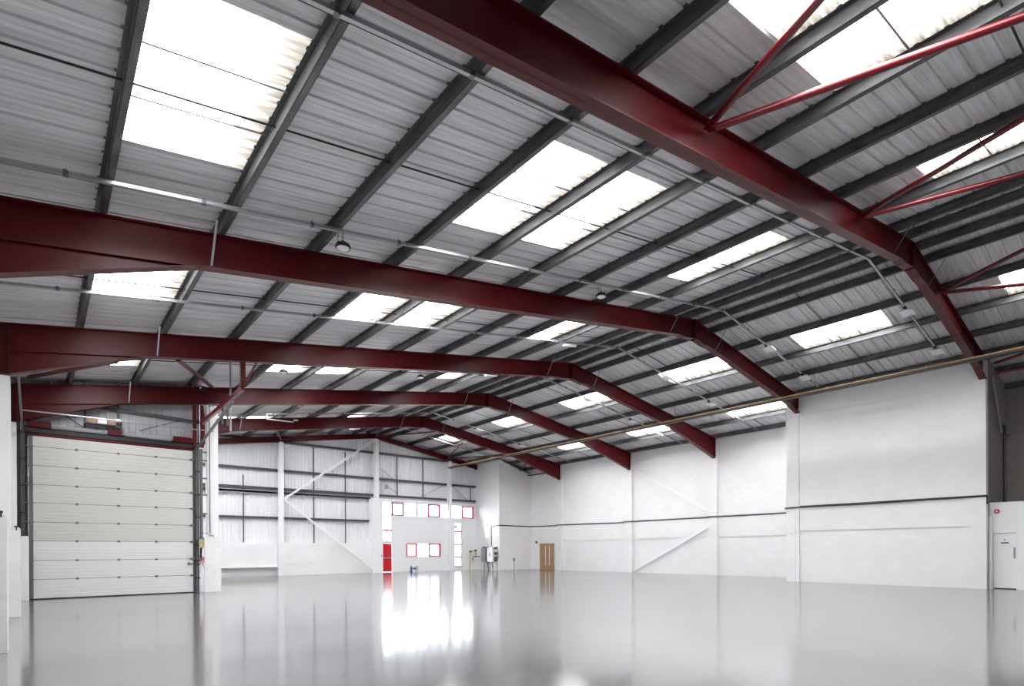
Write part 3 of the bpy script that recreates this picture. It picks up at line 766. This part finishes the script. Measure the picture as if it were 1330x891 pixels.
# controls beside the door
t = thing('door_control', (4.40, FY[4], 1.2), 'beige door control box with dangling chain and cables left of the white pier', 'control box')
MB().box(4.27, 4.43, FY[4]-.14, FY[4]-.04, 1.55, 1.84).build('control_box', M['yellowgrey'], t, .008)
MB().box(4.18, 4.26, FY[4]-.12, FY[4]-.06, 1.62, 1.73).build('handle_knob', M['black'], t, .008)
mb = MB().tube([(4.36, FY[4]-.1, 1.55), (4.33, FY[4]-.1, 1.3), (4.37, FY[4]-.1, 1.15), (4.30, FY[4]-.1, .98), (4.15, FY[4]-.1, .95)], .022, 8); mb.tube([(4.32, FY[4]-.1, 1.55), (4.31, FY[4]-.1, 1.1)], .018, 8); mb.build('cable_loop', M['black'], t)
mb = MB().tube([(4.41, FY[4]-.12, 1.25), (4.38, FY[4]-.12, .95), (4.42, FY[4]-.12, .85), (4.42, FY[4]-.12, 1.2)], .013, 6); mb.build('red_cord', M['framered'], t)
mb = MB().tube([(4.30, FY[4]-.06, 1.84), (4.33, FY[4]-.06, 2.1), (4.55, FY[4]-.10, 2.02), (4.75, FY[4]-.06, 1.97)], .012, 6); mb.build('supply_cable', M['track'], t)

# side wall beyond the door bay
struct(MB().box(XS-.0+.01, XS+.06, DY-.03, YB, 0, zt(XS)+.25).build('wall_side', M['clad']))

# ------------------------------------------------------------------ gable wall
GYc = 34.62                                    # cladding plane
GX0, GX1 = XS+.06, CX
mb = cladding(MB(), GX0, 17.3, lambda x: 1.9, lambda x: zt(x)+.20, GYc)
mb2 = cladding(MB(), 17.3, GX1, lambda x: 4.9, lambda x: zt(x)+.20, GYc)
mb.add(mb2.v, mb2.f)
mb.box(GX0, 17.3, GYc+.03, GYc+.10, 1.9, 7.0).box(17.3, GX1, GYc+.03, GYc+.10, 4.9, 7.0)
mb.prism([(GX0,7.0),(GX1,7.0),(GX1,zt(GX1)+.26),(XR,ZR+.26),(GX0,zt(GX0)+.26)], 'y', GYc+.03, GYc+.10)
struct(mb.build('wall_back', M['clad'], fix=False))
# dado of the gable: proud band over a recess at the left, flush to the right
mb = MB().box(GX0, 10.9, 34.32, GYc+.05, .55, 1.90).box(GX0, 10.9, 34.55, GYc+.05, 0, .55).box(10.9, 16.75, 34.36, GYc+.05, 0, 1.90)
struct(mb.build('wall_back_dado', B))
struct(MB().box(GX0, 10.9, 34.20, 34.33, .50, .56).build('trim_5', M['white']))
# gable columns
for x, w, z0, lab in ((10.96, .24, 0, 'white gable column, leftmost of three, where the white braces meet'), (17.05, .24, 0, 'white gable column under the ridge, left of the red door'), (22.78, .22, 0, 'white gable column between the two glazed areas right of the windows')):
    t = thing('gable_column', (x, 34.4, 0), lab, 'column', 'white gable columns')
    zz1 = zt(x)-.34
    mb = MB().box(x-w/2, x+w/2, 34.10, 34.13, z0, zz1).box(x-w/2, x+w/2, 34.37, 34.40, z0, zz1).box(x-.01, x+.01, 34.13, 34.37, z0, zz1); mb.build('steel_section', M['white'], t)
    if x < 12: MB().box(x-.22, x+.32, 34.06, 34.36, 0, 1.93).build('blockwork_casing', B, t)
    elif x < 18: MB().box(x-.42, x+.34, 34.0, 34.5, 0, 4.85).build('plastered_casing', M['plaster'], t)
    else: MB().box(x-.16, x+.3, 34.02, 34.39, 0, 3.75).build('plastered_casing', M['plaster'], t)
wbr = [((11.08, 34.05, 4.50), (16.95, 34.05, 8.72), 'white diagonal brace rising from the left gable column to the ridge column'),
       ((11.08, 34.05, 4.46), (16.75, 33.98, .20), 'white diagonal brace falling from the left gable column to the floor')]
for a, b, l in wbr: tag(MB().bar(a, b, .05, .12).build('gable_brace', M['white']), l, 'brace', 'white gable braces')
# girts
GI = [(7.90, .13, 'highest'), (6.20, .13, 'second highest'), (5.10, .14, 'middle'), (3.39, .12, 'lowest')]
for z, h, n in GI:
    xe = GX1 if z > 4.9 else 16.7
    if z == 7.90: xa, xe = GX0+3, 23.6
    else: xa = GX0
    t = tag(MB().box(xa, xe, 34.42, 34.56, z-h/2, z+h/2-.01).box(xa, xe, 34.41, 34.42, z+h/2-.03, z+h/2).build('wall_girt', M['dark']), 'dark horizontal girt on the gable cladding, %s of its kind' % n, 'girt', 'gable girts')
tag(MB().box(GX0, 16.75, 34.40, 34.55, 4.80, 4.92).box(GX0, 16.75, 34.40, 34.41, 4.76, 4.95).build('wall_beam', M['cladgrey']), 'grey flanged beam just below the middle girt, left of the ridge column', 'beam', None)
tag(MB().box(17.4, GX1, 34.40, 34.55, 4.92, 5.02).build('wall_beam', M['cladgrey']), 'grey beam over the long strip of windows', 'beam', None)
for j, (x, z0, z1) in enumerate(((8.95, 1.93, 5.8), (12.99, 1.93, 7.85), (15.02, 1.93, 7.75), (18.70, 5.15, 7.85), (20.72, 5.15, 7.85), (24.80, 5.0, 6.15))):
    tag(MB().box(x-.026, x+.026, 34.44, 34.50, z0, z1).build('side_rail', M['dark']), 'slim dark vertical rail on the gable cladding, %s from the left' % ORD[j], 'rail', 'vertical gable rails')
for j, (a, b) in enumerate((((17.5, 34.44, 6.9), (18.6, 34.44, 6.1)), ((17.5, 34.43, 6.1), (18.65, 34.43, 5.3)), ((20.8, 34.44, 5.3), (22.4, 34.44, 6.1)), ((23.1, 34.44, 6.15), (24.5, 34.44, 5.2)))):
    tag(MB().tube([a, b], .012, 6).build('tie_rod', M['dark']), 'thin diagonal tie rod above the window strip, %s from the left' % ORD[j], 'rod', 'gable tie rods')
tag(MB().box(17.75, 17.98, 34.36, 34.43, 5.55, 5.85).build('junction_box', M['grey']), 'small grey box on the gable above the window strip', 'box')

# entrance wall with glazing
yE = 34.40; T = .22
P = M['plaster']
mb = MB()
def W(x0, x1, z0, z1): mb.box(x0, x1, yE, yE+T, z0, z1)
W(17.39, GX1, 4.72, 4.91)               # head above strip
W(17.39, 17.47, 0, 4.72)
W(18.27, 22.9, 2.0, 3.78)               # between strip and lower window
W(18.27, 19.33, 0, 2.0); W(22.12, 22.9, 0, 2.0); W(19.33, 22.12, 0, .97); W(19.33, 22.12, 1.94, 2.0)
W(17.47, 18.27, 1.98, 2.06)
W(22.9, 23.25, 0, 3.78); W(23.25, 23.95, 0, .30); W(23.25, 23.95, 3.45, 3.78); W(23.95, GX1, 0, 3.78); W(25.12, GX1, 3.78, 4.72)
struct(mb.build('wall_entrance', P))
struct(MB().box(18.27, 22.55, yE-.03, yE-.001, 2.12, 2.16).box(18.27, 22.55, yE-.035, yE-.001, 3.68, 3.74).build('trim_6', M['white']))
def window(n, x0, x1, z0, z1, lights, mid=()):
    """lights: list of (xa, xb, colour) casements"""
    w = sempty('window_%d' % n, ((x0+x1)/2, yE+.1, z0))
    f = MB(); t_ = .035
    f.box(x0, x1, yE+.06, yE+.12, z0, z0+t_); f.box(x0, x1, yE+.06, yE+.12, z1-t_, z1); f.box(x0, x0+t_, yE+.06, yE+.12, z0, z1); f.box(x1-t_, x1, yE+.06, yE+.12, z0, z1)
    f.build('window_frame', M['white'], w)
    MB().box(x0+.02, x1-.02, yE+.085, yE+.093, z0+.02, z1-.02).build('window_pane', M['glass'], w)
    for (a, b, c) in lights:
        g = MB(); s = .12
        g.box(a, a+s, yE+.02, yE+.10, z0+t_, z1-t_); g.box(b-s, b, yE+.02, yE+.10, z0+t_, z1-t_)
        g.box(a, b, yE+.02, yE+.10, z0+t_, z0+t_+.08); g.box(a, b, yE+.02, yE+.10, z1-t_-.08, z1-t_)
        g.build('casement', M[c], w)
    for (x, c) in mid: MB().box(x-.05, x+.05, yE+.03, yE+.10, z0+.03, z1-.03).build('mullion', M[c], w)
    return w
window(1, 17.47, 22.65, 3.78, 4.72, [(18.24, 19.2, 'framered'), (21.11, 22.10, 'framered')], [(20.2, 'framered')])
window(2, 22.9, 25.12, 3.78, 4.72, [(24.0, 25.05, 'framered')])
w = window(3, 17.47, 18.27, 2.06, 3.78, [])
MB().box(17.50, 18.24, yE+.02, yE+.10, 2.75, 2.86).build('transom', M['framered'], w)
window(4, 19.33, 22.12, .97, 1.94, [(19.33, 20.2, 'framered'), (21.16, 22.12, 'framered')])
w = window(5, 23.25, 23.95, .30, 3.45, [])
for z in (2.81, 1.86, .95): MB().box(23.27, 23.93, yE+.02, yE+.10, z-.055, z+.055).build('transom', M['framered'], w)
# red door
d = struct(MB().box(17.49, 18.25, yE+.03, yE+.08, .01, 1.92).build('door_3', M['doorred']))
MB().box(17.48, 18.26, yE+.015, yE+.09, 1.925, 1.98).build('door_head', M['grey'], d)
MB().box(17.53, 18.2, yE-.01, yE+.03, .93, .98).build('push_bar', M['steel'], d)
MB().box(17.49, 17.60, yE-.015, yE+.03, .90, 1.01).build('push_bar_box', M['grey'], d)
MB().box(18.0, 18.18, yE+.0, yE+.03, 1.80, 1.85).build('door_closer', M['grey'], d)
t = tag(MB().box(23.28, 23.62, yE+.065, yE+.083, 3.05, 3.25).build('window_notice', M['signgreen']), 'pale green exit notice at the top of the tall right window', 'sign')
t = tag(MB().box(17.24, 17.31, 33.97, 33.999, 1.02, 1.16).build('alarm_call_point', M['grey']), 'small call point on the white casing left of the red door', 'call point')

# blue floor valve
t = thing('floor_valve', (19.5, 33.6, 0), 'blue cast valve with a handwheel standing on the floor before the windows', 'valve')
vx, vy = 19.25, 33.6
MB().lathe((vx, vy, 0), [(.13,0),(.13,.03),(.07,.05),(.06,.18),(.09,.2),(.09,.24),(.06,.26),(.07,.34),(.03,.40)], 16).build('valve_body', M['blue'], t)
MB().lathe((vx, vy, .22), [(.05,0),(.05,.26),(.09,.27),(.09,.30)], 14, 'x').build('outlet', M['blue'], t)
mb = MB()
for k in range(20):
    a0, a1 = 2*PI*k/20, 2*PI*(k+1)/20
    mb.tube([(vx+.42, vy+.17*math.cos(a0), .22+.17*math.sin(a0)), (vx+.42, vy+.17*math.cos(a1), .22+.17*math.sin(a1))], .014, 6, False)
for k in range(3):
    a0 = PI*k/3; mb.tube([(vx+.42, vy+.17*math.cos(a0), .22+.17*math.sin(a0)), (vx+.42, vy-.17*math.cos(a0), .22-.17*math.sin(a0))], .01, 6)
mb.tube([(vx+.28, vy, .22), (vx+.44, vy, .22)], .02, 8); mb.build('handwheel', M['blue'], t)

# switchgear on the side of the far block
sx = CX
t = thing('switch_panel', (sx-.1, 33.3, .6), 'tall grey switch panel on the far block, left of the white cabinet', 'electrical panel')
MB().box(sx-.20, sx-.002, 33.10, 33.55, .60, 1.60).build('enclosure', M['grey'], t, .01)
MB().box(sx-.16, sx-.03, 33.2, 33.45, 1.601, 1.70).build('cable_gland', M['track'], t)
mb = MB().tube([(sx-.1, 33.3, .6), (sx-.1, 33.3, .02)], .035, 8); mb.build('riser_pipe', M['grey'], t)
t = thing('meter_cabinet', (sx-.1, 32.5, .55), 'white meter cabinet with a lever on the side of the far block', 'electrical panel')
MB().box(sx-.24, sx-.002, 32.14, 32.78, .58, 1.64).build('cabinet', M['white'], t, .01)
MB().box(sx-.22, sx-.002, 32.785, 32.90, .50, 1.68).build('cable_duct', M['dark'], t)
MB().box(sx-.27, sx-.242, 32.40, 32.46, 1.02, 1.10).tube([(sx-.26, 32.43, 1.05), (sx-.26, 32.43, 1.28)], .013, 6).build('lever', M['black'], t)
MB().tube([(sx-.1, 32.84, .5), (sx-.12, 32.84, .3), (sx-.08, 32.75, .02)], .04, 8).build('feed_pipe', M['track'], t); MB().tube([(sx-.1, 32.35, .58), (sx-.08, 32.28, .02)], .022, 8).build('feed_pipe', M['track'], t)
t = thing('isolator_stack', (sx-.06, 31.95, .7), 'dark isolator boxes stacked at the front edge of the far block', 'electrical panel')
for z0, z1 in ((1.50, 1.66), (1.10, 1.3), (.62, .98)): MB().box(sx-.13, sx-.002, 31.86, 32.10, z0, z1).build('isolator', M['dark'], t, .008)
MB().tube([(sx-.05, 31.72, 1.42), (sx-.05, 31.72, 1.02), (sx-.05, 31.85, .6), (sx-.05, 31.85, .01)], .02, 8).build('cable', M['black'], t)
# yellow pipework
t = thing('gas_pipework', (24.8, 34.2, 0), 'yellow gas pipes with black valve heads in the corner left of the switch panel', 'pipework')
mb = MB().tube([(24.62, 34.25, 1.3), (24.62, 34.25, .35), (24.5, 34.2, .05)], .035, 8); mb.tube([(25.08, 34.25, 1.35), (25.08, 34.25, 1.0)], .04, 8); mb.build('yellow_pipe', M['pipeyellow'], t)
mb = MB().lathe((24.6, 34.22, 1.28), [(.06,0),(.09,.03),(.09,.1),(.04,.15)], 12); mb.lathe((25.08, 34.22, 1.35), [(.05,0),(.08,.03),(.08,.1),(.04,.14)], 12); mb.bar((24.6, 34.2, 1.36), (25.1, 34.2, 1.42), .05, .05); mb.build('valve_head', M['black'], t)
mb = MB().tube([(25.25, 33.9, .98), (25.1, 34.22, .98), (24.88, 34.25, .98), (24.84, 34.25, .9), (24.84, 34.25, .65)], .03, 8); mb.build('dark_pipe', M['dark'], t)
# socket with hose on block front
t = thing('wall_socket', (26.6, CY-.05, .6), 'small grey industrial socket with a lead on the front of the far block', 'socket')
MB().box(26.52, 26.68, CY-.10, CY-.021, .62, .86).build('socket_box', M['grey'], t, .008)
MB().tube([(26.6, CY-.07, .62), (26.6, CY-.07, .2), (26.58, CY-.06, .03)], .014, 6).build('lead', M['track'], t)
# alarm bell and wooden double door
t = tag(MB().box(XW-.08, XW-.002, 30.92, 31.04, 1.92, 2.08).build('alarm_bell', M['black']), 'small dark red alarm unit left of the wooden double door', 'alarm')
MB().lathe((XW-.10, 30.98, 2.0), [(.03,0),(.045,.019)], 14, 'x').build('alarm_dome', M['alarm'], t)
d = sempty('door_4', (XW-.07, 29.9, 0)); y0, y1, ym = 29.12, 30.62, 29.82
MB().box(XW-.035, XW-.001, y0, y0+.06, 0, 1.9).box(XW-.035, XW-.001, y1-.06, y1, 0, 1.9).box(XW-.035, XW-.001, y0, y1, 1.86, 1.9).build('door_frame', M['wood'], d)
for a, b, px in ((y0+.065, ym-.003, ym-.22), (ym+.003, y1-.065, ym+.18)):
    lf = MB().box(XW-.03, XW-.002, a, b, .01, 1.855).build('door_leaf', M['wood'], d)
    MB().box(XW-.038, XW-.031, px-.035, px+.035, .32, 1.73).build('vision_panel', M['lens'], lf)
    MB().tube([(XW-.06, px+(.1 if px > ym else .12)-.0, .85), (XW-.06, px+(.1 if px > ym else .12), 1.15)], .01, 6).build('pull_handle', M['steel'], lf)

# ------------------------------------------------------------------ world, portal, camera
su = bpy.data.lights.new('sun', 'SUN'); su.energy = 60; su.angle = .45; su.color = (1,.98,.95)
so = bpy.data.objects.new('sun', su); C.objects.link(so); so.location = (10, 50, 20)
so.rotation_euler = Vector((.78,-.52,-.36)).to_track_quat('-Z', 'Y').to_euler()
w = bpy.data.worlds.new('overcast'); bpy.context.scene.world = w; w.use_nodes = True
N, L = w.node_tree.nodes, w.node_tree.links; bg = N['Background']
bg.inputs['Color'].default_value = (.88,.93,1.0,1); bg.inputs['Strength'].default_value = 9.0
la = bpy.data.lights.new('window_portal', 'AREA'); la.shape = 'RECTANGLE'; la.size = 8.0; la.size_y = 5.0; la.cycles.is_portal = True
lo = bpy.data.objects.new('window_portal', la); C.objects.link(lo); lo.location = (21.3, 34.9, 2.4); lo.rotation_euler = (-PI/2, 0, 0)

F, th, H, roll, pitch, cx0 = 735.93, .6963, 715.59, -.0051, -.0007, 664.83
cam = bpy.data.cameras.new('camera'); co = bpy.data.objects.new('camera', cam); C.objects.link(co)
cam.sensor_width = 36; cam.lens = 36*F/1330; cam.clip_start = .05; cam.clip_end = 300
cam.shift_x = (665-cx0)/1330; cam.shift_y = (H-445.5)/1330
c, s = math.cos(th), math.sin(th)
f = Vector((s, c, 0)); r = Vector((c, -s, 0)); u = Vector((0, 0, 1))
fw = f*math.cos(pitch)+u*math.sin(pitch); u2 = u*math.cos(pitch)-f*math.sin(pitch)
R = r*math.cos(roll)+u2*math.sin(roll); U = u2*math.cos(roll)-r*math.sin(roll)
co.matrix_world = Matrix(((R.x, U.x, -fw.x, 0), (R.y, U.y, -fw.y, 0), (R.z, U.z, -fw.z, 1.4), (0,0,0,1)))
sc = bpy.context.scene; sc.camera = co
sc.view_settings.view_transform = 'Standard'; sc.view_settings.look = 'None'; sc.view_settings.gamma = 1; sc.view_settings.use_curve_mapping = False
sc.view_settings.exposure = 0.90
sc.cycles.use_denoising = True; sc.cycles.max_bounces = 10; sc.cycles.diffuse_bounces = 6; sc.cycles.sample_clamp_indirect = 6; sc.cycles.caustics_reflective = False; sc.cycles.caustics_refractive = False
